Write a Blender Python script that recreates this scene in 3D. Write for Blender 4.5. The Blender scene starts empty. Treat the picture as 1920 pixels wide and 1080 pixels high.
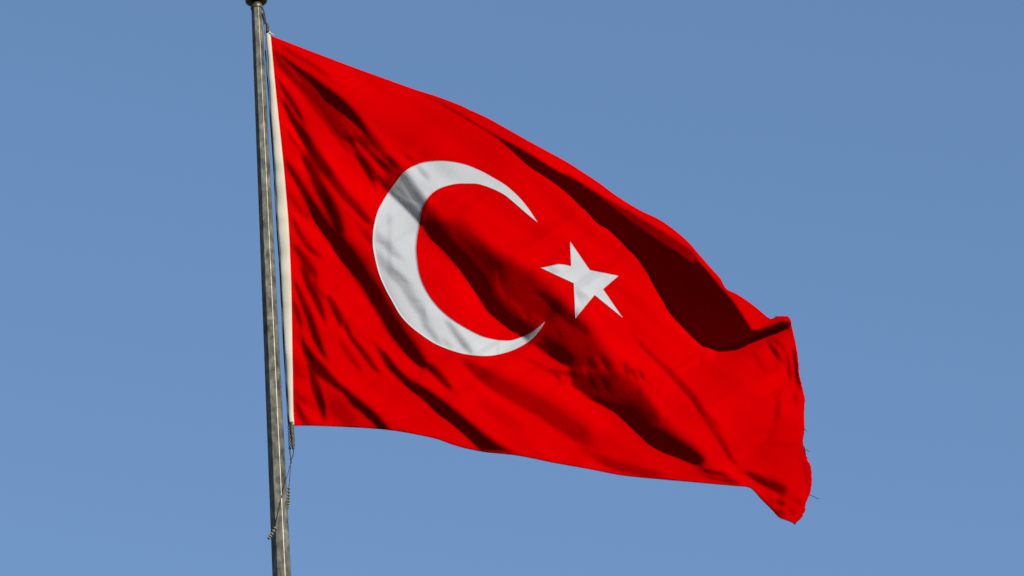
import bpy, bmesh, math, random
import numpy as np
from mathutils import Vector

random.seed(7)
rng = np.random.default_rng(11)
R = math.radians
S = bpy.context.scene
COL = S.collection

# ------------------------------------------------------------------ camera
ELEV, ROLL, HFOV, DIST = R(26.0), R(3.53), R(8.5), 41.7
CAM = Vector((0, 0, 1.7))
FWD = Vector((0, math.cos(ELEV), math.sin(ELEV)))
R0, U0 = Vector((1, 0, 0)), Vector((0, -math.sin(ELEV), math.cos(ELEV)))
RIGHT = R0 * math.cos(ROLL) - U0 * math.sin(ROLL)
UP = R0 * math.sin(ROLL) + U0 * math.cos(ROLL)
cam = bpy.data.cameras.new('camera')
cam.angle = HFOV
cam.clip_end = 20000
cam_ob = bpy.data.objects.new('camera', cam)
COL.objects.link(cam_ob)
from mathutils import Matrix
cam_ob.matrix_world = Matrix(((RIGHT.x, UP.x, -FWD.x, CAM.x), (RIGHT.y, UP.y, -FWD.y, CAM.y),
                              (RIGHT.z, UP.z, -FWD.z, CAM.z), (0, 0, 0, 1)))
S.camera = cam_ob

# ------------------------------------------------------------------ light
SUN_EL, SUN_AZ = R(22.0), R(141.0)          # azimuth clockwise from +Y
LDIR = Vector((math.cos(SUN_EL) * math.sin(SUN_AZ), math.cos(SUN_EL) * math.cos(SUN_AZ), math.sin(SUN_EL)))
w = bpy.data.worlds.new('World')
S.world = w
w.use_nodes = True
nt = w.node_tree
bg = nt.nodes['Background']
sky = nt.nodes.new('ShaderNodeTexSky')
sky.sky_type = 'NISHITA'
sky.sun_disc = False
sky.sun_elevation = SUN_EL
sky.sun_rotation = SUN_AZ
sky.altitude = 300
sky.air_density = 1.0
sky.dust_density = 0.1
sky.ozone_density = 3.3
nt.links.new(sky.outputs[0], bg.inputs[0])
bg.inputs[1].default_value = 0.05
sun = bpy.data.lights.new('sun', 'SUN')
sun.energy = 5.0
sun.angle = R(0.5)
sun.color = (1.0, 0.95, 0.87)
sun_ob = bpy.data.objects.new('sun', sun)
COL.objects.link(sun_ob)
sun_ob.rotation_euler = (-LDIR).to_track_quat('-Z', 'Y').to_euler()
S.view_settings.view_transform = 'Standard'
S.view_settings.look = 'None'
S.view_settings.gamma = 1.0
S.view_settings.exposure = 1.53

# ------------------------------------------------------------------ helpers
F = 960 / math.tan(HFOV / 2)
YF = CAM.y + DIST * math.cos(ELEV)          # the flag hangs about the vertical plane y = YF
PXM = DIST / F                              # metres per traced unit
c_, f_, r_, u_ = (np.array(v) for v in (CAM, FWD, RIGHT, UP))


def at(X, Y, h=0.0):
    """tracing coordinates -> point of the flag plane, brought h units towards the viewer"""
    X, Y, h = np.broadcast_arrays(np.asarray(X, float), np.asarray(Y, float), np.asarray(h, float))
    d = f_ * F + (X - 960)[..., None] * r_ + (540 - Y)[..., None] * u_
    t = (YF - CAM.y) / d[..., 1]
    dn = d / np.linalg.norm(d, axis=-1, keepdims=True)
    return c_ + d * t[..., None] - dn * (h * PXM)[..., None]


def mat(name, color, rough=0.8, spec=0.2, metal=0.0):
    m = bpy.data.materials.new(name)
    m.use_nodes = True
    b = m.node_tree.nodes['Principled BSDF']
    b.inputs['Base Color'].default_value = (*color, 1)
    b.inputs['Roughness'].default_value = rough
    b.inputs['Specular IOR Level'].default_value = spec
    b.inputs['Metallic'].default_value = metal
    return m, m.node_tree, b


def noise_color(n, b, c1, c2, scale, detail=4, lo=0.35, hi=0.65, stretch=None):
    tc = n.nodes.new('ShaderNodeTexCoord')
    mp = n.nodes.new('ShaderNodeMapping')
    if stretch: mp.inputs['Scale'].default_value = stretch
    tx = n.nodes.new('ShaderNodeTexNoise')
    tx.inputs['Scale'].default_value = scale
    tx.inputs['Detail'].default_value = detail
    cr = n.nodes.new('ShaderNodeValToRGB')
    cr.color_ramp.elements[0].position, cr.color_ramp.elements[0].color = lo, (*c1, 1)
    cr.color_ramp.elements[1].position, cr.color_ramp.elements[1].color = hi, (*c2, 1)
    n.links.new(tc.outputs['Object'], mp.inputs[0])
    n.links.new(mp.outputs[0], tx.inputs['Vector'])
    n.links.new(tx.outputs[0], cr.inputs[0])
    n.links.new(cr.outputs[0], b.inputs['Base Color'])
    return tc, mp, tx, cr


def bump(n, b, src, strength, dist):
    bp = n.nodes.new('ShaderNodeBump')
    bp.inputs['Strength'].default_value = strength
    bp.inputs['Distance'].default_value = dist
    n.links.new(src, bp.inputs['Height'])
    n.links.new(bp.outputs[0], b.inputs['Normal'])


def mesh_obj(name, verts, faces, material, parent=None, smooth=True):
    me = bpy.data.meshes.new(name)
    me.from_pydata([tuple(map(float, v)) for v in verts], [], faces)
    me.update()
    me.materials.append(material)
    if smooth: me.shade_smooth()
    o = bpy.data.objects.new(name, me)
    COL.objects.link(o)
    if parent:
        o.parent = parent
        o.matrix_parent_inverse = parent.matrix_world.inverted()
    return o


def empty(name, loc, label, cat):
    o = bpy.data.objects.new(name, None)
    COL.objects.link(o)
    o.location = loc
    o.empty_display_size = 0.2
    o['label'] = label
    o['category'] = cat
    o.matrix_world = Matrix.Translation(loc)
    return o


def tube_data(pts, rad, n=8, v0=0):
    """rings along a 3D polyline; rad scalar or per-point"""
    pts = np.asarray(pts, float)
    rad = np.broadcast_to(np.asarray(rad, float), (len(pts),))
    V, Fc = [], []
    ref = None
    for i, p in enumerate(pts):
        t = pts[min(i + 1, len(pts) - 1)] - pts[max(i - 1, 0)]
        t = t / (np.linalg.norm(t) + 1e-12)
        if ref is None:
            ref = np.cross(t, [0, 1, 0.3]); ref /= np.linalg.norm(ref)
        ref = ref - t * (ref @ t); ref /= np.linalg.norm(ref)
        b = np.cross(t, ref)
        for k in range(n):
            a = 2 * math.pi * k / n
            V.append(p + rad[i] * (math.cos(a) * ref + math.sin(a) * b))
    m = len(pts)
    for i in range(m - 1):
        for k in range(n):
            k2 = (k + 1) % n
            Fc.append((v0 + i * n + k, v0 + i * n + k2, v0 + (i + 1) * n + k2, v0 + (i + 1) * n + k))
    Fc.append(tuple(v0 + k for k in reversed(range(n))))
    Fc.append(tuple(v0 + (m - 1) * n + k for k in range(n)))
    return V, Fc


class MB:
    def __init__(self): self.v, self.f = [], []
    def tube(self, pts, rad, n=8):
        a, b = tube_data(pts, rad, n, len(self.v)); self.v += a; self.f += b
    def build(self, name, m, parent=None): return mesh_obj(name, self.v, self.f, m, parent)


def smooth_path(pts, n):
    """Catmull-Rom through 2D/3D points, n samples"""
    P = np.asarray(pts, float)
    P = np.vstack([2 * P[0] - P[1], P, 2 * P[-1] - P[-2]])
    out = []
    m = len(P) - 3
    for q in np.linspace(0, m - 1e-9, n):
        i = int(q); t = q - i
        a, b, c, d = P[i:i + 4]
        out.append(0.5 * (2 * b + (c - a) * t + (2 * a - 5 * b + 4 * c - d) * t * t + (3 * b - a - 3 * c + d) * t ** 3))
    return np.array(out)


def arc_resample(P, n):
    P = np.asarray(P, float)
    L = np.r_[0, np.cumsum(np.linalg.norm(np.diff(P, axis=0), axis=1))]
    s = np.linspace(0, L[-1], n)
    return np.stack([np.interp(s, L, P[:, k]) for k in range(P.shape[1])], 1)


# ------------------------------------------------------------------ ground
gm, gn, gb = mat('ground_paving', (0.16, 0.15, 0.13), 0.95)
noise_color(gn, gb, (0.045, 0.048, 0.035), (0.08, 0.075, 0.06), 0.6, 8)
g = mesh_obj('ground', [(-6000, -6000, 0), (6000, -6000, 0), (6000, 6000, 0), (-6000, 6000, 0)], [(0, 1, 2, 3)], gm)
g['kind'] = 'structure'

# ------------------------------------------------------------------ flagpole
zinc, zn, zb = mat('galvanised_steel', (0.3, 0.29, 0.25), 0.42, 0.3, 0.85)
tc, mp, tx, cr = noise_color(zn, zb, (0.042, 0.04, 0.032), (0.13, 0.125, 0.1), 26, 6, 0.3, 0.72, (1, 1, 0.45))
vo = zn.nodes.new('ShaderNodeTexVoronoi'); vo.inputs['Scale'].default_value = 38
zn.links.new(tc.outputs['Object'], vo.inputs['Vector'])
mx = zn.nodes.new('ShaderNodeMix'); mx.data_type = 'RGBA'; mx.blend_type = 'MULTIPLY'; mx.inputs[0].default_value = 0.35
zn.links.new(cr.outputs[0], mx.inputs[6]); bw = zn.nodes.new('ShaderNodeRGBToBW'); zn.links.new(vo.outputs['Color'], bw.inputs[0]); zn.links.new(bw.outputs[0], mx.inputs[7])
zn.links.new(mx.outputs[2], zb.inputs['Base Color'])
rr = zn.nodes.new('ShaderNodeMapRange'); rr.inputs[3].default_value = 0.37; rr.inputs[4].default_value = 0.56
zn.links.new(tx.outputs[0], rr.inputs[0]); zn.links.new(rr.outputs[0], zb.inputs['Roughness'])
bump(zn, zb, tx.outputs[0], 0.25, 0.004)
black, _, _ = mat('black_painted_metal', (0.005, 0.005, 0.005), 0.4, 0.5)
brass, bn, bb = mat('tarnished_brass', (0.16, 0.115, 0.05), 0.45, 0.5, 0.6)
noise_color(bn, bb, (0.03, 0.022, 0.011), (0.09, 0.068, 0.032), 40)

pt = at(481.0, 14.0)                        # top of the shaft
POLE_X, POLE_TOP = float(pt[0]), float(pt[2])
pole = empty('flagpole', (POLE_X, YF, 0), 'tall tapered octagonal galvanised steel pole with a black cap, left of the red flag', 'flagpole')
Z1 = float(at(528.0, 1080.0)[2])
r_top, r_bot = 19.9 * PXM / 2, 34.0 * PXM / 2
r_gnd = r_bot + (r_bot - r_top) / (POLE_TOP - Z1) * Z1


def octa_ring(rad, z, bev=0.055):
    """octagon with flats facing -Y, each corner cut by a small bevel"""
    vs = []
    a = rad * math.tan(math.pi / 8)
    for k in range(8):
        th = -math.pi / 2 + k * math.pi / 4
        n = Vector((math.cos(th), math.sin(th), 0)); t = Vector((-n.y, n.x, 0))
        for s in (-1, 1):
            p = n * rad + t * (a * (1 - bev) * s)
            vs.append((POLE_X + p.x, YF + p.y, z))
    return vs


V, Fc = [], []
zs = [0.0, 3.0, 6.0, 9.0, Z1, (Z1 + POLE_TOP) / 2, POLE_TOP]
for z in zs: V += octa_ring(r_gnd + (r_top - r_gnd) * z / POLE_TOP, z)
for i in range(len(zs) - 1):
    for k in range(16):
        k2 = (k + 1) % 16
        Fc.append((i * 16 + k, i * 16 + k2, i * 16 + 16 + k2, i * 16 + 16 + k))
Fc.append(tuple((len(zs) - 1) * 16 + k for k in range(16)))
mesh_obj('shaft', V, Fc, zinc, pole, smooth=False)


def lathe(name, prof, m, parent, n=32, cx=POLE_X, cy=YF):
    V, Fc = [], []
    for r, z in prof:
        for k in range(n):
            a = 2 * math.pi * k / n
            V.append((cx + r * math.cos(a), cy + r * math.sin(a), z))
    for i in range(len(prof) - 1):
        for k in range(n):
            k2 = (k + 1) % n
            Fc.append((i * n + k, i * n + k2, (i + 1) * n + k2, (i + 1) * n + k))
    Fc.append(tuple(reversed(range(n)))); Fc.append(tuple((len(prof) - 1) * n + k for k in range(n)))
    return mesh_obj(name, V, Fc, m, parent)


T = POLE_TOP
lathe('collar', [(.034, T - .012), (.0375, T - .010), (.0375, T + .010), (.034, T + .014), (.031, T + .05)], brass, pole)
lathe('cap', [(.03, T + .035), (.052, T + .031), (.066, T + .037), (.069, T + .047), (.066, T + .058), (.045, T + .068), (.03, T + .078)], black, pole)
lathe('finial', [(.02, T + .075), (.03, T + .085), (.06, T + .11), (.075, T + .15), (.06, T + .195), (.03, T + .215), (.004, T + .222)], brass, pole)
lathe('base_flange', [(r_gnd + .12, 0.002), (r_gnd + .12, .03), (r_gnd + .03, .034), (r_gnd + .02, .2), (r_gnd + .005, .21)], zinc, pole)

# ------------------------------------------------------------------ the cloth relief
GS = 2.0                                     # relief grid step
GX0, GY0, GW, GH = 420, -40, 620, 560        # 1240 x 1120 units
gx = GX0 + np.arange(GW) * GS
gy = GY0 + np.arange(GH) * GS
XX, YY = np.meshgrid(gx, gy)


def smst(x):
    x = np.clip(x, 0, 1); return x * x * (3 - 2 * x)


def seg_dist(P, X, Y):
    """distance to polyline, signed side (+ = upper right of a line running down right) and position along it"""
    best = np.full(X.shape, 1e9); side = np.zeros(X.shape); par = np.zeros(X.shape)
    for i in range(len(P) - 1):
        ax, ay = P[i][:2]; bx, by = P[i + 1][:2]
        dx, dy = bx - ax, by - ay
        L2 = dx * dx + dy * dy + 1e-9
        t = np.clip(((X - ax) * dx + (Y - ay) * dy) / L2, 0, 1)
        ex, ey = X - ax - t * dx, Y - ay - t * dy
        d = np.hypot(ex, ey)
        m = d < best
        best = np.where(m, d, best)
        side = np.where(m, np.sign(dy * ex - dx * ey), side)
        par = np.where(m, i + t, par)
    return best, side, par


def inside(poly, X, Y):
    c = np.zeros(X.shape, bool)
    n = len(poly)
    for i in range(n):
        x1, y1 = poly[i][:2]; x2, y2 = poly[(i + 1) % n][:2]
        if y1 == y2: continue
        c ^= ((y1 > Y) != (y2 > Y)) & (X < (x2 - x1) * (Y - y1) / (y2 - y1) + x1)
    return c


KEEP = np.ones(XX.shape)                     # product of (1 - shade)


def window(P, pad):
    P = np.array([p[:2] for p in P])
    x0, y0 = P.min(0) - pad; x1, y1 = P.max(0) + pad
    i0, i1 = max(0, int((x0 - GX0) / GS)), min(GW, int((x1 - GX0) / GS) + 2)
    j0, j1 = max(0, int((y0 - GY0) / GS)), min(GH, int((y1 - GY0) / GS) + 2)
    return slice(j0, j1), slice(i0, i1)


def band(up, lo, D, su=(6, 6), sl=(4, 4)):
    """a turned-away face of a fold between an upper and a lower line, softness may grow to the right"""
    w_ = window(list(up) + list(lo), 10)
    X, Y = XX[w_], YY[w_]
    ins = inside(list(up) + list(lo)[::-1], X, Y)
    du, _, _ = seg_dist(up, X, Y); dl, _, _ = seg_dist(lo, X, Y)
    x0, x1 = up[0][0], up[-1][0]
    q = np.clip((X - x0) / (x1 - x0), 0, 1)
    a = smst(du / (su[0] + (su[1] - su[0]) * q)) * smst(dl / (sl[0] + (sl[1] - sl[0]) * q))
    KEEP[w_] *= 1 - D * a * ins


def stroke(P, D, soft=1.0):
    """a crease: points (x, y, half width)"""
    wm = max(p[2] for p in P) * 2.2 + 4
    w_ = window(P, wm)
    X, Y = XX[w_], YY[w_]
    d, s, par = seg_dist(P, X, Y)
    wd = np.interp(par, range(len(P)), [p[2] for p in P])
    fade = np.clip(np.minimum(par / 0.7, (len(P) - 1 - par) / 0.7), 0, 1) if len(P) > 2 else np.ones_like(par)
    a = np.where(s > 0, np.exp(-(d / (wd * 1.25 * soft)) ** 2), np.exp(-(d / (wd * 1.0)) ** 4))
    a = np.minimum(1, 1.3 * a)
    KEEP[w_] *= 1 - D * a * (0.15 + 0.85 * smst(fade))


def glint(P, D):
    """a lit crest inside a shaded face"""
    w_ = window(P, 14)
    X, Y = XX[w_], YY[w_]
    d, s, par = seg_dist(P, X, Y)
    wd = np.interp(par, range(len(P)), [p[2] for p in P])
    KEEP[w_] = 1 - (1 - KEEP[w_]) * (1 - D * np.exp(-(d / wd) ** 2))


CLIFF = np.zeros(XX.shape)


def cliff(P, amt):
    """a lip where the cloth stands up steeply"""
    w_ = window(P, 16)
    X, Y = XX[w_], YY[w_]
    d, s, par = seg_dist(P, X, Y)
    wd = np.interp(par, range(len(P)), [p[2] for p in P])
    fade = np.clip(np.minimum(par / 0.7, (len(P) - 1 - par) / 0.7), 0, 1)
    CLIFF[w_] = np.maximum(CLIFF[w_], amt * np.exp(-(d / wd) ** 2) * smst(fade))


TOP = [(508, 68), (556, 87), (611, 108), (656, 125), (700, 141), (736, 154), (778, 169), (819, 182), (861, 198),
       (880, 207), (913, 222), (949, 242), (986, 263), (1019, 281), (1061, 304), (1097, 327), (1124, 345), (1158, 370),
       (1199, 395), (1236, 413), (1266, 434), (1291, 456), (1310, 478), (1332, 503), (1349, 522), (1361, 542), (1382, 553),
       (1410, 572), (1441, 597), (1452, 597), (1460, 594), (1477, 594)]
FLY = [(1477, 594), (1481, 600), (1485, 619), (1492, 650), (1496, 678), (1498, 704), (1505, 733), (1508, 751), (1507, 775),
       (1507, 804), (1505, 834), (1511, 855), (1519, 876), (1521, 893), (1519, 920), (1511, 941), (1507, 959), (1501, 972), (1490, 981)]
BOT = [(552, 797), (583, 797), (639, 799), (694, 802), (736, 806), (778, 813), (819, 822), (847, 832), (875, 840), (913, 847),
       (963, 852), (1002, 859), (1035, 866), (1074, 873), (1113, 880), (1158, 889), (1200, 894), (1244, 898), (1289, 902),
       (1333, 906), (1378, 910), (1407, 914), (1428, 935), (1449, 956), (1461, 969), (1479, 976), (1490, 981)]
HOIST = [(508, 68), (510, 109), (518, 179), (525, 248), (533, 330), (540, 411), (543, 467), (546, 550), (547, 616), (548, 671), (549, 754), (552, 797)]

# -- the long fold running from the top of the hoist through the crescent to the low corner
band([(510, 88), (536, 105), (561, 123), (589, 139), (618, 160), (641, 176), (661, 192), (680, 212), (700, 238), (722, 262), (745, 290), (767, 317), (803, 366),
      (830, 395), (880, 428), (935, 458), (991, 484), (1035, 512), (1074, 555), (1116, 590), (1148, 640), (1178, 678), (1195, 712), (1232, 748), (1285, 802), (1326, 864)],
     [(511, 94), (520, 125), (546, 150), (574, 181), (600, 209), (633, 257), (667, 298), (694, 334), (728, 364), (760, 393), (787, 423), (833, 472),
      (861, 505), (900, 555), (908, 578), (936, 603), (960, 622), (1013, 653), (1035, 667), (1063, 689), (1069, 722), (1091, 739), (1119, 753), (1152, 767),
      (1174, 783), (1194, 805), (1216, 825), (1244, 844), (1274, 861), (1312, 876)], 0.70, (6, 55), (4, 7))
band([(511, 90), (537, 106), (561, 123), (589, 139), (618, 160), (641, 176), (661, 193), (678, 212), (694, 236), (704, 262), (716, 280)],
     [(518, 99), (537, 116), (561, 139), (587, 163), (611, 187), (635, 207), (659, 229), (681, 249), (700, 275), (716, 284)], 0.97, (3, 16), (3, 4))
stroke([(524, 128, 2), (537, 140, 3), (561, 166, 3.5), (583, 193, 4), (611, 227, 5), (636, 262, 5), (660, 296, 5)], 0.45)
for P in ([(664, 284, 4), (681, 306, 6), (694, 328, 6), (703, 352, 4)], [(694, 285, 3), (716, 309, 6), (738, 328, 5)], [(724, 291, 3), (740, 306, 6), (752, 318, 5)], [(712, 330, 4), (722, 349, 5)], [(640, 250, 4), (662, 268, 6), (690, 280, 6)]):
    stroke(P, 0.9)
stroke([(754, 286, 2.5), (765, 295, 3.5), (778, 305, 3)], 0.6)
band([(765, 316), (784, 340), (806, 371)], [(726, 362), (755, 390), (789, 425)], 0.93, (16, 16), (3, 3))
for P, D in (([(520, 104, 2), (545, 130, 2.5), (563, 152, 2)], 0.5), ([(648, 221, 2.5), (664, 238, 3), (679, 254, 2)], 0.35), ([(642, 228, 2), (662, 250, 2.5)], 0.4), ([(668, 268, 3), (694, 298, 5), (718, 327, 7)], 0.9),
             ([(694, 276, 2.5), (710, 291, 3), (727, 306, 2.5)], 0.55), ([(722, 281, 3), (738, 292, 5), (753, 304, 6)], 0.7), ([(648, 267, 2.5), (666, 289, 3)], 0.5), ([(712, 342, 4), (716, 354, 4)], 0.5)):
    glint(P, D)
stroke([(790, 405, 10), (815, 432, 14), (840, 460, 15), (870, 490, 15), (900, 530, 15), (922, 572, 14), (950, 598, 12), (978, 616, 12), (1005, 632, 14), (1030, 649, 16), (1056, 668, 15), (1088, 689, 8)], 0.95)
glint([(752, 348, 26), (772, 372, 28), (796, 398, 22)], 0.13)
glint([(985, 646, 9), (1004, 632, 11), (1020, 608, 8)], 0.5)
stroke([(840, 405, 12), (870, 435, 14), (900, 470, 14), (930, 505, 12), (955, 545, 9)], 0.55)
stroke([(1000, 540, 5), (1022, 556, 7), (1045, 576, 9), (1070, 598, 9), (1092, 614, 7), (1110, 632, 5)], 0.65)
stroke([(1047, 614, 3), (1049, 625, 4), (1050, 640, 3)], 0.55)
for P, D in (([(930, 510, 3), (936, 540, 4), (948, 560, 4)], 0.3), ([(960, 566, 3), (975, 578, 4), (984, 596, 4)], 0.3), ([(1000, 590, 4), (1020, 604, 5)], 0.25), ([(1094, 690, 3), (1098, 700, 3)], 0.4), ([(1120, 672, 3), (1132, 692, 3)], 0.35), ([(1154, 672, 3), (1164, 694, 3)], 0.35)):
    glint(P, D)
stroke([(1094, 740, 3), (1119, 750, 5), (1145, 761, 7), (1174, 776, 9), (1200, 799, 12), (1228, 819, 14), (1256, 834, 16), (1286, 848, 16), (1308, 862, 12), (1326, 872, 7)], 0.97)
for P in ([(1100, 668, 2.5), (1109, 682, 5), (1117, 698, 3)], [(1125, 660, 2.5), (1138, 683, 6), (1149, 702, 3)], [(1171, 676, 2.5), (1175, 692, 4.5), (1178, 708, 3)], [(1185, 694, 2.5), (1192, 709, 3)], [(1198, 694, 2.5), (1206, 710, 3)], [(1104, 702, 3), (1116, 728, 4)], [(1128, 706, 3), (1142, 732, 4)]):
    stroke(P, 0.72, 1.3)
band([(1072, 692), (1130, 690), (1178, 692), (1204, 712), (1228, 746), (1250, 780)], [(1074, 728), (1095, 742), (1116, 752), (1160, 768), (1200, 790), (1235, 800), (1250, 782)], 0.6, (20, 20), (4, 12))
stroke([(1010, 692, 2.5), (1033, 696, 3.5), (1063, 700, 4), (1092, 706, 5)], 0.6)
stroke([(1036, 697, 4), (1046, 707, 4), (1053, 720, 2.5)], 0.6)
stroke([(978, 668, 3), (1000, 680, 4), (1030, 690, 4)], 0.3)
# -- the deep hollow below the upper edge
HLOW = [(748, 163), (778, 174), (805, 186), (847, 209), (880, 229), (913, 248), (952, 277), (991, 313), (1035, 340), (1074, 371), (1097, 393), (1116, 415), (1141, 430), (1174, 459), (1196, 483), (1216, 511), (1232, 544), (1252, 572), (1271, 600), (1291, 622), (1316, 647), (1349, 658), (1382, 653), (1404, 643), (1404, 616)]
band([(748, 161), (778, 171), (805, 181), (847, 202), (880, 221), (913, 241), (936, 255), (991, 284), (1035, 312), (1091, 342), (1130, 370), (1184, 413), (1238, 450), (1276, 474), (1301, 493), (1322, 512), (1346, 542), (1371, 569), (1388, 593), (1404, 614)], HLOW, 1.0, (3, 5), (3, 4))
band([(1060, 320), (1091, 339), (1130, 364), (1179, 391), (1220, 416), (1265, 443), (1301, 467), (1328, 511), (1348, 545)], [(1060, 328), (1091, 346), (1130, 375), (1184, 420), (1238, 457), (1276, 482), (1301, 500), (1322, 520), (1346, 548)], 0.72, (5, 7), (2, 2))
cliff([(1300, 488, 4), (1322, 508, 5), (1346, 538, 5), (1371, 567, 5), (1388, 591, 5), (1402, 613, 5), (1408, 630, 4)], 1.3)
cliff([(1396, 628, 4), (1412, 626, 5), (1427, 624, 5), (1449, 614, 5), (1468, 607, 5), (1482, 608, 4)], 1.6)
stroke([(1318, 660, 4), (1316, 672, 4), (1313, 684, 3)], 0.3)
band([(1396, 618), (1424, 618), (1449, 610), (1471, 602), (1480, 604)], [(1400, 641), (1427, 631), (1449, 620), (1466, 615), (1480, 619)], 0.96, (3, 3), (3, 3))
# -- right part
stroke([(1438, 636, 2.5), (1452, 659, 4.5), (1467, 680, 3)], 0.8)
stroke([(1445, 634, 3), (1462, 646, 4), (1474, 664, 4)], 0.4)
stroke([(1476, 665, 2.5), (1479, 692, 4.5), (1481, 718, 3)], 0.65)
stroke([(1487, 655, 2), (1491, 675, 3.5), (1495, 705, 4), (1500, 733, 3)], 0.97)
stroke([(1462, 735, 4), (1456, 758, 5), (1459, 782, 5), (1449, 803, 5), (1430, 817, 4)], 0.38)
stroke([(1490, 730, 3.5), (1492, 745, 4), (1491, 762, 3)], 0.4)
stroke([(1415, 833, 3), (1460, 834, 3), (1503, 833, 3)], 0.14)
stroke([(1412, 655, 3), (1422, 680, 5), (1440, 700, 4)], 0.2)
stroke([(1500, 850, 4), (1510, 880, 5), (1512, 910, 5)], 0.25)
stroke([(1490, 935, 4), (1500, 945, 4)], 0.3)
stroke([(1180, 622, 2), (1213, 658, 3.5), (1252, 694, 5), (1274, 718, 6), (1301, 748, 6), (1327, 790, 5), (1348, 822, 5), (1371, 860, 4), (1385, 876, 3)], 0.5)
stroke([(1325, 770, 4), (1340, 792, 5), (1352, 808, 4)], 0.3)
stroke([(1393, 884, 2.5), (1410, 892, 5), (1428, 902, 7), (1450, 911, 9), (1466, 919, 9), (1473, 930, 5)], 0.8)
stroke([(1454, 941, 4), (1463, 943, 5), (1474, 946, 3)], 0.8)
stroke([(1452, 958, 3), (1462, 962, 5), (1474, 968, 4)], 0.65)
stroke([(1483, 958, 3), (1488, 962, 3)], 0.5)
stroke([(1438, 925, 3), (1446, 940, 4), (1452, 955, 3)], 0.3)
stroke([(1306, 879, 2.5), (1328, 884, 4), (1352, 889, 4), (1372, 896, 3)], 0.75)
stroke([(1312, 890, 3), (1340, 897, 4), (1368, 903, 4), (1392, 908, 3)], 0.6)
stroke([(1409, 918, 2), (1430, 939, 3), (1450, 958, 3), (1462, 970, 3)], 0.7)
# -- left folds, fanning out from the hoist
stroke([(522, 84, 2), (545, 97, 3), (573, 114, 3.5), (600, 132, 4), (625, 150, 3)], 0.45)
stroke([(519, 146, 2), (530, 164, 3), (543, 186, 4.5), (557, 208, 4.5), (574, 239, 2.5)], 0.85)
stroke([(526, 182, 2), (537, 202, 4), (548, 223, 6), (563, 245, 8), (575, 264, 9), (586, 284, 9.5), (599, 301, 9.5), (614, 323, 9), (624, 338, 8)], 0.95)
stroke([(612, 322, 8), (630, 346, 8), (647, 368, 8), (667, 388, 7), (688, 412, 6), (699, 424, 4)], 0.75)
stroke([(534, 238, 2), (544, 256, 3), (552, 268, 3), (564, 280, 2.5)], 0.55)
stroke([(562, 278, 3), (577, 308, 7), (590, 333, 9), (603, 358, 10.5), (615, 379, 11), (627, 404, 11), (637, 430, 8), (643, 444, 4)], 0.96)
stroke([(575, 285, 5), (592, 312, 6), (605, 336, 5)], 0.6)
stroke([(535, 296, 2), (547, 321, 4.5), (565, 351, 6.5), (582, 381, 8), (597, 406, 9.5), (614, 431, 12), (634, 454, 14.5), (656, 483, 16), (675, 509, 16), (693, 535, 16), (709, 561, 16), (727, 592, 16), (744, 620, 16), (758, 640, 15), (776, 662, 13), (792, 682, 9), (800, 694, 4)], 0.98)
stroke([(798, 680, 3), (808, 690, 6), (822, 704, 7), (838, 722, 5), (852, 735, 3)], 0.85)
stroke([(538, 353, 2.5), (547, 373, 3.5), (564, 397, 3.5), (580, 412, 3)], 0.4)
stroke([(541, 395, 2), (551, 414, 3), (560, 436, 4), (572, 455, 4.5), (585, 470, 5), (610, 489, 3)], 0.65)
stroke([(547, 457, 2.5), (558, 470, 4.5), (571, 488, 6.5), (585, 508, 7), (597, 526, 4)], 0.8)
stroke([(562, 492, 3), (570, 510, 6), (580, 535, 7), (593, 561, 6), (602, 583, 5), (611, 611, 3)], 0.9)
stroke([(580, 515, 4), (598, 545, 5), (610, 562, 3)], 0.45)
stroke([(548, 518, 2), (560, 546, 4), (571, 574, 5.5), (580, 594, 6), (586, 614, 6.5), (592, 633, 6), (603, 657, 4.5), (615, 678, 2.5)], 0.93)
stroke([(548, 560, 2), (555, 580, 4), (561, 600, 4), (566, 618, 3)], 0.8)
stroke([(610, 550, 3), (622, 568, 5), (634, 592, 6), (641, 614, 4)], 0.88)
stroke([(644, 600, 2), (650, 615, 4), (657, 631, 4), (670, 648, 4.5), (686, 668, 5), (701, 689, 4), (718, 706, 2)], 0.85)
stroke([(632, 632, 3), (647, 655, 4.5), (664, 680, 4.5), (680, 702, 2.5)], 0.5)
stroke([(668, 415, 3), (690, 446, 5), (702, 462, 4)], 0.45)
band([(560, 612), (566, 622), (577, 643), (596, 666), (614, 684), (640, 714), (670, 738), (699, 760), (729, 790), (740, 806)],
     [(557, 614), (565, 662), (580, 695), (592, 708), (607, 718), (623, 730), (640, 741), (658, 765), (677, 780), (697, 798), (700, 806)], 0.97, (7, 13), (6, 12))
band([(585, 685), (601, 715), (610, 741), (616, 763), (613, 788)], [(574, 685), (582, 730), (594, 763), (604, 788)], 0.95, (7, 7), (5, 5))
stroke([(612, 735, 6), (632, 765, 14), (655, 790, 14), (672, 800, 8)], 0.42)
stroke([(553, 742, 2.5), (559, 768, 5), (568, 787, 6), (584, 795, 4)], 0.75)
stroke([(552, 694, 2.5), (562, 703, 3), (573, 712, 2.5)], 0.45)
stroke([(551, 733, 2.5), (564, 748, 3), (578, 764, 2.5)], 0.45)
stroke([(552, 650, 3), (556, 690, 4), (556, 720, 3)], 0.25)
band([(668, 627), (690, 632), (703, 640), (728, 660), (752, 690), (772, 708), (808, 726), (850, 758), (884, 784), (912, 806), (940, 826), (975, 846), (1010, 860)],
     [(672, 632), (690, 638), (703, 652), (720, 690), (745, 715), (772, 738), (808, 768), (845, 798), (880, 830), (898, 850), (950, 852), (1010, 862)], 0.97, (5, 17), (8, 8))
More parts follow.
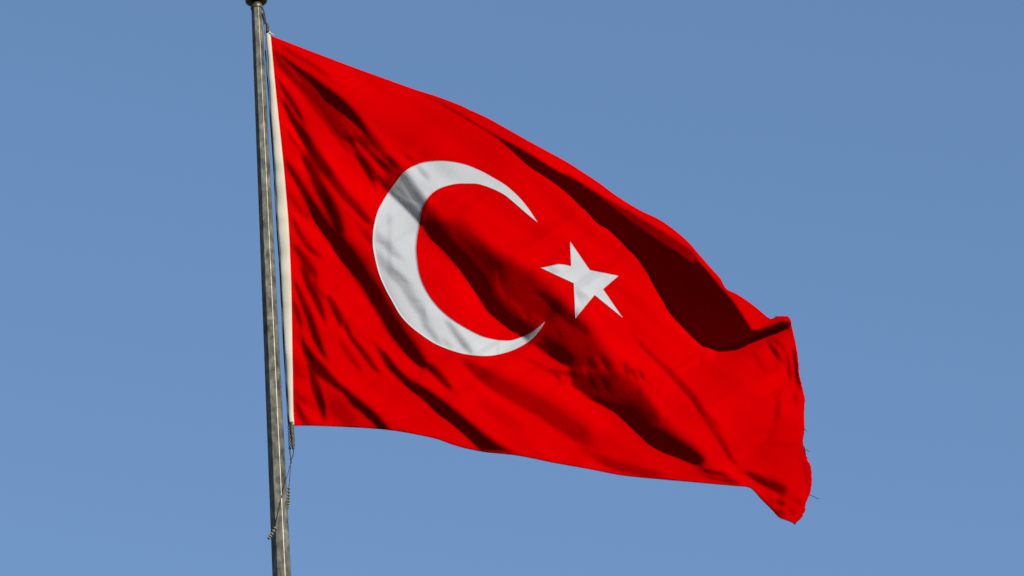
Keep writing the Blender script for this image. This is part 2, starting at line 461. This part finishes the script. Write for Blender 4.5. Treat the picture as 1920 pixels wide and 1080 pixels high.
stroke([(860, 668, 4), (888, 690, 9), (922, 715, 14), (977, 745, 17), (1020, 768, 17), (1047, 787, 18), (1088, 814, 16), (1118, 832, 9)], 0.58)
stroke([(1100, 850, 6), (1150, 872, 9), (1205, 886, 7), (1260, 895, 5)], 0.5)
stroke([(880, 745, 8), (940, 780, 12), (990, 815, 8)], 0.22)
stroke([(700, 655, 2), (760, 712, 3), (800, 745, 2)], 0.25)
# -- light creases that show on the white crescent
stroke([(780, 309, 3), (792, 323, 5), (808, 340, 4)], 0.45)
stroke([(702, 432, 4), (714, 450, 7), (738, 474, 6), (760, 490, 3)], 0.33)
stroke([(704, 466, 4), (718, 494, 7), (735, 512, 7), (757, 532, 9), (772, 560, 8), (790, 585, 7), (798, 610, 6), (815, 632, 5), (826, 648, 3)], 0.42)
stroke([(726, 482, 2.5), (735, 503, 2.5), (752, 518, 3), (770, 536, 2.5)], 0.35)
stroke([(729, 390, 2), (730, 420, 2.2), (730, 460, 2.5), (730, 500, 2.5), (729, 528, 2)], 0.3)
stroke([(701, 452, 2), (716, 454, 2.2), (732, 456, 2)], 0.22)
stroke([(762, 556, 2), (778, 562, 2.2), (800, 566, 2)], 0.25)
stroke([(790, 566, 2), (795, 585, 2.5), (795, 602, 2)], 0.35)
stroke([(832, 596, 3), (848, 616, 5), (862, 636, 5.5), (878, 656, 5), (888, 667, 3)], 0.5)
stroke([(826, 630, 3), (840, 645, 4), (850, 656, 3)], 0.28)
stroke([(934, 648, 2), (932, 664, 2)], 0.25)
stroke([(985, 630, 3), (992, 644, 3)], 0.3)
stroke([(1024, 503, 4), (1036, 506, 6), (1050, 511, 4)], 0.4)
stroke([(1080, 540, 3), (1088, 556, 5), (1094, 572, 4)], 0.3)
stroke([(1088, 545, 2), (1098, 556, 3), (1106, 566, 2)], 0.3)
for P, D in (([(752, 345, 2.5), (770, 372, 3), (790, 396, 2.5)], 0.28), ([(740, 358, 2), (765, 375, 2.5), (785, 384, 2)], 0.22)):
    glint(P, D)

# -- how squarely the lit parts face the sun
BASE = np.full(XX.shape, 0.80)
for x, y, r, a in ((640, 330, 120, .10), (1250, 640, 150, .09), (850, 260, 110, -.09), (1460, 880, 110, -.10), (900, 560, 60, .08),
                   (1000, 730, 90, .05), (700, 640, 80, .04), (1060, 420, 90, .05), (545, 700, 40, -.15), (530, 300, 25, -.1), (1420, 750, 60, -.03)):
    BASE += a * np.exp(-((XX - x) ** 2 + (YY - y) ** 2) / r ** 2)

lcam = np.array([LDIR.dot(RIGHT), LDIR.dot(UP), -LDIR.dot(FWD)])
LH, LZ = math.hypot(lcam[0], lcam[1]), lcam[2]
DX, DY = lcam[0] / LH, -lcam[1] / LH          # unit step towards the light on the tracing grid (y down)
KX = np.fft.fftfreq(GW * 2, GS)[None, :] * 2 * math.pi
KY = np.fft.fftfreq(GH * 2, GS)[:, None] * 2 * math.pi
KD, KE = KX * DX + KY * DY, -KX * DY + KY * DX


def pad(a): return np.pad(a, ((0, GH), (0, GW)))


# fine irregularity of the cloth, stretched along the folds
nz = rng.standard_normal((GH * 2, GW * 2))
A1 = np.exp(-((KD * 7) ** 2 + (KE * 45) ** 2) / 2) * (1 - np.exp(-(KD * 22) ** 2))
n1 = np.real(np.fft.ifft2(np.fft.fft2(nz) * A1))[:GH, :GW]
n1 /= n1.std()
nz2 = rng.standard_normal((GH * 2, GW * 2))
n2 = np.real(np.fft.ifft2(np.fft.fft2(nz2) * np.exp(-((KD * 18) ** 2 + (KE * 70) ** 2) / 2)))[:GH, :GW]
n2 /= n2.std()
BLUR = np.exp(-((KX ** 2 + KY ** 2) * 1.0 ** 2) / 2)

OUT = TOP + FLY[1:] + BOT[::-1][1:] + HOIST[::-1][1:-1]
MASK = inside(OUT, XX, YY).astype(float)
near_hoist = np.exp(-np.clip(XX - 545, 0, None) / 70.0)
I = BASE * KEEP * (1 + 0.05 * n1 * (0.6 + 1.6 * near_hoist) + 0.045 * n2) - 0.045 * (1 - KEEP) ** 3
# slope of the bare vertical plane as seen by the viewer
eps = 1.0
def depth(X, Y):
    d = f_ * F + (X - 960) * r_ + (540 - Y) * u_
    return F * (YF - CAM.y) / d[1] / PXM     # grid units along the axis
g0x = -(depth(1001, 500) - depth(1000, 500)) * 1.0
g0y = -(depth(1000, 501) - depth(1000, 500)) * 1.0
P0, Q0 = g0x * DX + g0y * DY, -g0x * DY + g0y * DX
LAM, EPS = 0.09, (1 / 900.0) ** 2
h = np.zeros(XX.shape)
q = np.full(XX.shape, Q0)
gd = np.zeros((GH, GW))
tilt = 0.0
for it in range(36):
    Ic = np.clip(I, 0, 0.985)
    disc = (LZ * LH) ** 2 - (LH ** 2 - Ic ** 2) * (LZ ** 2 - Ic ** 2 * (1 + q ** 2))
    p = (LZ ** 2 - Ic ** 2 * (1 + q ** 2)) / (LZ * LH + np.sqrt(np.clip(disc, 0, None)))
    p = p - np.clip(I, None, 0) * 2.2
    p = np.clip(p, -1.1, 1.2) + CLIFF - P0 - tilt * DX
    mean = (p * MASK).sum() / MASK.sum()
    if it < 20:                              # the whole flag swings towards or away from the viewer
        tilt += 0.7 * mean / DX
    p = p - mean
    tgt = MASK * p + (1 - MASK) * gd * 0.97
    G = np.fft.fft2(pad(tgt))
    Hk = (-1j * KD) * G / (KD ** 2 + LAM * KE ** 2 + EPS) * BLUR
    Hk[0, 0] = 0
    hp = np.real(np.fft.ifft2(Hk))
    gd = np.real(np.fft.ifft2(1j * KD * Hk))[:GH, :GW]
    qe = np.real(np.fft.ifft2(1j * KE * Hk))[:GH, :GW]
    q = np.clip(Q0 - tilt * DY + qe, -0.8, 0.8)
h = hp[:GH, :GW] + tilt * (XX - 530)


def cub(a, X, Y):
    """bicubic sample of the relief"""
    x = np.clip((X - GX0) / GS, 1, GW - 3.001); y = np.clip((Y - GY0) / GS, 1, GH - 3.001)
    i, j = x.astype(int), y.astype(int)
    tx, ty = x - i, y - j
    def wts(t): return [(-t + 2 * t * t - t ** 3) / 2, (2 - 5 * t * t + 3 * t ** 3) / 2, (t + 4 * t * t - 3 * t ** 3) / 2, (t ** 3 - t * t) / 2]
    wx, wy = wts(tx), wts(ty)
    s = 0
    for b in range(4):
        for a_ in range(4): s = s + wy[b] * wx[a_] * a[j + b - 1, i + a_ - 1]
    return s


hoist_s = arc_resample(HOIST, 120)
hb = cub(h, hoist_s[:, 0], hoist_s[:, 1])
h0 = hb.mean()
hbs = np.convolve(np.pad(hb - h0, 8, mode='edge'), np.ones(17) / 17, 'valid')
hx = np.interp(gy, hoist_s[:, 1], hoist_s[:, 0])
h = h - h0 - np.interp(gy, hoist_s[:, 1], hbs)[:, None] * np.exp(-(np.clip(XX - hx[:, None], 0, None) / 170.0) ** 2)


def on_flag(X, Y, lift=0.0): return at(X, Y, cub(h, np.asarray(X, float), np.asarray(Y, float)) + lift)


# ------------------------------------------------------------------ flag
flag = empty('flag', tuple(at(512, 400)), 'red flag with white crescent and star flying to the right of the steel pole', 'flag')


def cloth_mat(name, c, c2, rough=0.9, spec=0.0):
    m, n, b = mat(name, c, rough, spec)
    tc, mp, tx, cr = noise_color(n, b, c, c2, 3.0, 5, 0.3, 0.7)
    wv = n.nodes.new('ShaderNodeTexNoise'); wv.inputs['Scale'].default_value = 55; wv.inputs['Detail'].default_value = 5
    n.links.new(tc.outputs['Object'], wv.inputs['Vector'])
    bump(n, b, wv.outputs[0], 0.22, 0.006)
    return m


red = cloth_mat('red_cloth', (0.168, 0.0, 0.0002), (0.186, 0.0, 0.0002))
white = cloth_mat('white_cloth', (0.155, 0.16, 0.172), (0.166, 0.172, 0.184))
canvas = cloth_mat('cream_canvas', (0.175, 0.165, 0.138), (0.20, 0.188, 0.158))

NS, NT = 420, 280
top = arc_resample(smooth_path(TOP, 900), NS + 1)
bot = arc_resample(smooth_path(BOT, 900), NS + 1)
lef = arc_resample(smooth_path(HOIST, 500), NT + 1)
rig = arc_resample(smooth_path(FLY, 500), NT + 1)
tt = np.linspace(0, 1, NT + 1)
fray = np.convolve(rng.standard_normal(NT + 1), [.2, .3, .4, .3, .2], 'same') * 0.5 * np.sin(np.pi * np.clip(tt, .0, 1)) ** .3
fray += 1.0 * np.interp(tt, [0, .58, .64, .70, .74, .86, .92, 1], [0, 0, 1, 1, 0, 0, 1, 1]) * np.convolve(rng.standard_normal(NT + 1), [.5, .7, .5], 'same')
fray[[0, -1]] = 0
s = np.linspace(0, 1, NS + 1)[None, :, None]
t = tt[:, None, None]
grid = (1 - t) * top[None] + t * bot[None] + (1 - s) * lef[:, None] + s * rig[:, None] \
    - ((1 - s) * (1 - t) * top[0] + s * (1 - t) * top[-1] + (1 - s) * t * bot[0] + s * t * bot[-1])
grid[:, -8:, 0] += fray[:, None] * np.linspace(0, 1, 8)[None, :] ** 1.5
P3 = on_flag(grid[..., 0], grid[..., 1])
Fc = [(j * (NS + 1) + i, (j + 1) * (NS + 1) + i, (j + 1) * (NS + 1) + i + 1, j * (NS + 1) + i + 1) for j in range(NT) for i in range(NS)]
# turned hem: a narrow rim that falls away behind the edge
W1 = NS + 1
loop = [i for i in range(W1)] + [j * W1 + NS for j in range(1, NT + 1)] + [NT * W1 + i for i in range(NS - 1, -1, -1)] + [j * W1 for j in range(NT - 1, 0, -1)]
g2 = grid.reshape(-1, 2)
lp = g2[loop]
tang = np.roll(lp, -3, 0) - np.roll(lp, 3, 0)
nrm = np.stack([tang[:, 1], -tang[:, 0]], 1); nrm /= np.linalg.norm(nrm, axis=1, keepdims=True) + 1e-9
hv = cub(h, lp[:, 0], lp[:, 1])
V = list(P3.reshape(-1, 3)); n0 = len(V); NL = len(loop)
for off, dep in ((0.9, -0.8), (1.3, -2.6), (0.4, -4.5)):
    o2 = lp + nrm * off
    V += list(at(o2[:, 0], o2[:, 1], hv + dep))
for r in range(3):
    for k in range(NL):
        k2 = (k + 1) % NL
        a = loop[k] if r == 0 else n0 + (r - 1) * NL + k
        b = loop[k2] if r == 0 else n0 + (r - 1) * NL + k2
        Fc.append((a, b, n0 + r * NL + k2, n0 + r * NL + k))
cloth = mesh_obj('cloth', V, Fc, red, flag)

# crescent
C_OUT = [(1008, 417), (991, 391), (972, 368), (947, 346), (922, 331), (900, 319), (869, 307), (833, 301), (800, 303), (778, 310), (758, 322),
         (742, 342), (728, 361), (717, 379), (708, 397), (701, 425), (699, 456), (703, 483), (711, 514), (723, 542), (735, 564),
         (750, 590), (768, 610), (792, 629), (819, 646), (856, 660), (887, 666), (919, 667), (949, 661), (974, 651), (997, 636), (1013, 618), (1022, 603)]
C_IN = [(1008, 417), (986, 399), (963, 379), (944, 364), (919, 352), (897, 345), (880, 344), (853, 345), (825, 353), (806, 367), (794, 386), (789, 403),
        (786, 425), (782, 447), (781, 472), (786, 511), (798, 542), (817, 570), (842, 594), (869, 612), (897, 627), (913, 633), (941, 638), (963, 637), (991, 626), (1009, 614), (1022, 603)]
NA, NB = 320, 18
co, ci = arc_resample(smooth_path(C_OUT, 900), NA + 1), arc_resample(smooth_path(C_IN, 900), NA + 1)
LIFT = 0.9


def patch(name, rows, closed_faces, m, edge):
    """a sewn-on patch lying on the relief, its rim turned down into the cloth"""
    V = on_flag(rows[:, 0], rows[:, 1], LIFT)
    E = on_flag(rows[edge, 0], rows[edge, 1], -0.3)
    n0 = len(V)
    Fc = list(closed_faces)
    for k in range(len(edge)):
        k2 = (k + 1) % len(edge)
        Fc.append((edge[k], n0 + k, n0 + k2, edge[k2]))
    return mesh_obj(name, np.vstack([V, E]), Fc, m, flag)


u = np.linspace(0, 1, NB + 1)[None, :, None]
cg = (1 - u) * co[:, None] + u * ci[:, None]
cf = [(i * (NB + 1) + k, i * (NB + 1) + k + 1, (i + 1) * (NB + 1) + k + 1, (i + 1) * (NB + 1) + k) for i in range(1, NA - 1) for k in range(NB)]
for i in (0, NA - 1):
    for k in range(NB):
        a, b = i * (NB + 1) + k, (i + 1) * (NB + 1) + k
        cf.append((a, a + 1, b + 1, b))
edge = [i * (NB + 1) for i in range(NA + 1)] + [i * (NB + 1) + NB for i in range(NA, -1, -1)]
patch('crescent', cg.reshape(-1, 2), cf, white, edge)

STAR = [(1069, 452), (1106, 506), (1160, 517), (1131, 542), (1168, 596), (1115, 553), (1079, 597), (1076, 531), (1014, 502), (1047, 495), (1059, 496), (1071, 499)]
so = []
for i in range(len(STAR)):
    a, b = np.array(STAR[i], float), np.array(STAR[(i + 1) % len(STAR)], float)
    n = 16 if np.linalg.norm(b - a) > 25 else 6
    so += [a + (b - a) * k / n for k in range(n)]
so = np.array(so); NO = len(so); NR = 22
ctr = np.array((1096.0, 525.0))
rows = [ctr] + [ctr + (p - ctr) * r / NR for r in range(1, NR + 1) for p in so]
sf = [(0, 1 + (k + 1) % NO, 1 + k) for k in range(NO)]
for r in range(NR - 1):
    for k in range(NO):
        a, b = 1 + r * NO + k, 1 + r * NO + (k + 1) % NO
        sf.append((a, b, b + NO, a + NO))
patch('star', np.array(rows), sf, white, [1 + (NR - 1) * NO + k for k in range(NO)])

# hoist sleeve
SL = [(498, 59), (501, 98), (505, 163), (508, 220), (514, 300), (517, 350), (520, 410), (524, 467), (528, 550), (533, 643), (537, 699), (540, 768), (542.5, 796)]
SR = [(507, 59), (510.5, 100), (516.5, 163), (522.5, 222), (531, 302), (535.5, 352), (540.5, 412), (543.5, 467), (546.5, 550), (548, 643), (549, 699), (550, 768), (552, 797)]
NV, NK = 110, 16
a_, b_ = arc_resample(smooth_path(SL, 400), NV), arc_resample(smooth_path(SR, 400), NV)
V, Fc = [], []
for i in range(NV):
    c = (a_[i] + b_[i]) / 2; hw = (b_[i] - a_[i]) / 2
    base = float(cub(h, np.array([b_[i][0]]), np.array([b_[i][1]]))[0])
    wob = 0.3 * math.sin(i * 0.31) + 0.25 * math.sin(i * 0.83 + 1)
    for k in range(NK):
        th = 2 * math.pi * k / NK
        e = c + hw * math.cos(th)
        V.append(at(e[0], e[1], base + (4.2 + wob * 0.5) * math.sin(th)))
for i in range(NV - 1):
    for k in range(NK):
        k2 = (k + 1) % NK
        Fc.append((i * NK + k, (i + 1) * NK + k, (i + 1) * NK + k2, i * NK + k2))
Fc += [tuple(range(NK)), tuple(reversed(range((NV - 1) * NK, NV * NK)))]
mesh_obj('hoist_sleeve', V, Fc, canvas, flag)

# loose threads on the frayed fly edge
thr, _, _ = mat('dark_thread', (0.02, 0.004, 0.006), 0.9)
for P in ([(1518, 928), (1523, 930), (1528, 932), (1532, 935), (1536, 935)], [(1509, 847), (1512, 843), (1515, 846), (1518, 846)], [(1505, 834), (1509, 841), (1508, 846), (1511, 852)],
          [(1507, 803), (1510, 806), (1513, 809)], [(1452, 597), (1455, 592), (1457, 595), (1460, 593)], [(1487, 979), (1489, 983), (1492, 982), (1491, 979)],
          [(1506, 836), (1508, 839), (1507, 843), (1510, 845), (1509, 850)]):
    q_ = smooth_path(P, 16)
    b = MB(); b.tube(on_flag(np.clip(q_[:, 0], 0, 1600), q_[:, 1], 0.5), 0.55 * PXM, 5); b.build('loose_thread', thr, flag)
tie, _, _ = mat('white_cord', (0.2, 0.2, 0.2), 0.8)
b = MB(); b.tube(at(*smooth_path([(505, 61), (509, 63), (514, 66)], 10).T, 3), 1.0 * PXM, 6); b.build('tie_cord', tie, flag)

# ------------------------------------------------------------------ halyard
dark, dn, db = mat('dark_rope', (0.012, 0.011, 0.009), 0.85)
noise_color(dn, db, (0.006, 0.006, 0.005), (0.02, 0.018, 0.012), 120)
olive, on, ob = mat('olive_rope', (0.05, 0.043, 0.02), 0.8)
noise_color(on, ob, (0.008, 0.007, 0.004), (0.04, 0.034, 0.016), 90)
teal, _, _ = mat('blue_grey_line', (0.016, 0.026, 0.032), 0.7)
pale, _, _ = mat('pale_line', (0.09, 0.09, 0.115), 0.7)
tan_, _, _ = mat('tan_cord', (0.11, 0.085, 0.042), 0.8)
hal = empty('halyard', tuple(at(545, 860)), 'dark thin rope with two ringed coils hanging down beside and across the pole', 'rope')


def line(name, pts, rad, m, dep=0.0, n=60, parent=hal, seg=8):
    q_ = smooth_path(pts, n)
    d = np.full(n, dep) if np.isscalar(dep) else np.interp(np.linspace(0, 1, n), np.linspace(0, 1, len(dep)), dep)
    b = MB(); b.tube(at(q_[:, 0], q_[:, 1], d), np.asarray(rad, float) * PXM, seg)
    return b.build(name, m, parent)


line('hoist_line', [(491, 18), (493, 45), (496, 75), (501, 140), (507, 225), (513, 310), (519, 420), (524.5, 500), (527.5, 560), (532, 650), (536, 715), (539.5, 775), (541.5, 800)], 1.3, teal, -4)
line('hoist_line', [(490.5, 14), (492, 40), (494.5, 62), (497, 95)], 0.8, pale, 1)
line('hoist_line', [(491.5, 13), (495, 22), (497, 33), (499, 44)], 1.1, dark, 3)
line('snap_hook', [(492.5, 24), (494, 29), (496, 38), (496.5, 46)], [*np.interp(np.linspace(0, 1, 60), [0, .15, .5, .9, 1], [1, 2, 2.3, 1.6, .6])], dark, 2)
line('toggle', [(500, 43.5), (501.2, 50), (501.8, 60)], [*np.interp(np.linspace(0, 1, 60), [0, .12, .5, 1], [1, 2.6, 3.0, 3.2])], olive, 3)
line('toggle', [(546.8, 792), (547.8, 810), (549.2, 826), (549.8, 842)], [*np.interp(np.linspace(0, 1, 60), [0, .3, .9, 1], [4.2, 4.0, 3.3, 2.2])], olive, 3)
# twisted bight beside the toggle
tw = MB()
for ph in (0, math.pi):
    q_ = [(541.5 + 2.0 * k / 40 + 1.7 * math.sin(k * 0.55 + ph), 798 + 46 * k / 40) for k in range(41)]
    dd = [5 + 1.6 * math.cos(k * 0.55 + ph) for k in range(41)]
    tw.tube(at(*np.array(q_).T, np.array(dd)), 0.9 * PXM, 6)
tw.build('twisted_bight', dark, hal)
line('shackle', [(543.2, 840), (543.8, 850), (545, 857), (546.3, 860), (548.2, 857), (550, 850), (550.4, 840)], 0.95, dark, 3)
line('knot', [(546.6, 858), (545.4, 862), (545.8, 866), (545, 870)], [*np.interp(np.linspace(0, 1, 60), [0, .25, .5, .75, 1], [.8, 2, 1.2, 1.7, .7])], dark, 3)
line('tail_line', [(545, 866), (544.2, 880), (542.5, 905), (541.6, 914)], 0.65, dark, 3)
line('tail_line', [(545, 866), (541, 884), (533, 910), (526, 940), (520, 968), (516, 988)], 0.6, dark, [3, 10, 16, 19, 20, 20])


def coil(pts, rad, turns, wire, m_core, m_ring, dep):
    q_ = smooth_path(pts, 60)
    o = line('coil', pts, rad * 0.72, m_core, dep)
    rings = MB()
    axis = at(q_[:, 0], q_[:, 1], dep)
    for k in range(turns):
        c = axis[int((k + .5) / turns * 58)]; t = axis[-1] - axis[0]; t /= np.linalg.norm(t)
        aa = np.cross(t, [0, 1, 0.2]); aa /= np.linalg.norm(aa); bb_ = np.cross(t, aa)
        ring = [c + (math.cos(x) * aa + math.sin(x) * bb_ + 0.12 * math.sin(x) * t) * rad * PXM for x in np.linspace(0, 2 * math.pi, 21)]
        rings.tube(ring, wire * PXM, 6)
    rings.build('cord_ring', m_ring, o)
    return o


coil([(541.5, 913), (541.5, 930), (540.5, 945), (539, 954)], 2.1, 8, 1.0, dark, tan_, 4)
coil([(517, 988), (512, 997), (507, 1005), (503, 1011)], 2.6, 5, 1.3, black, tan_, 22)
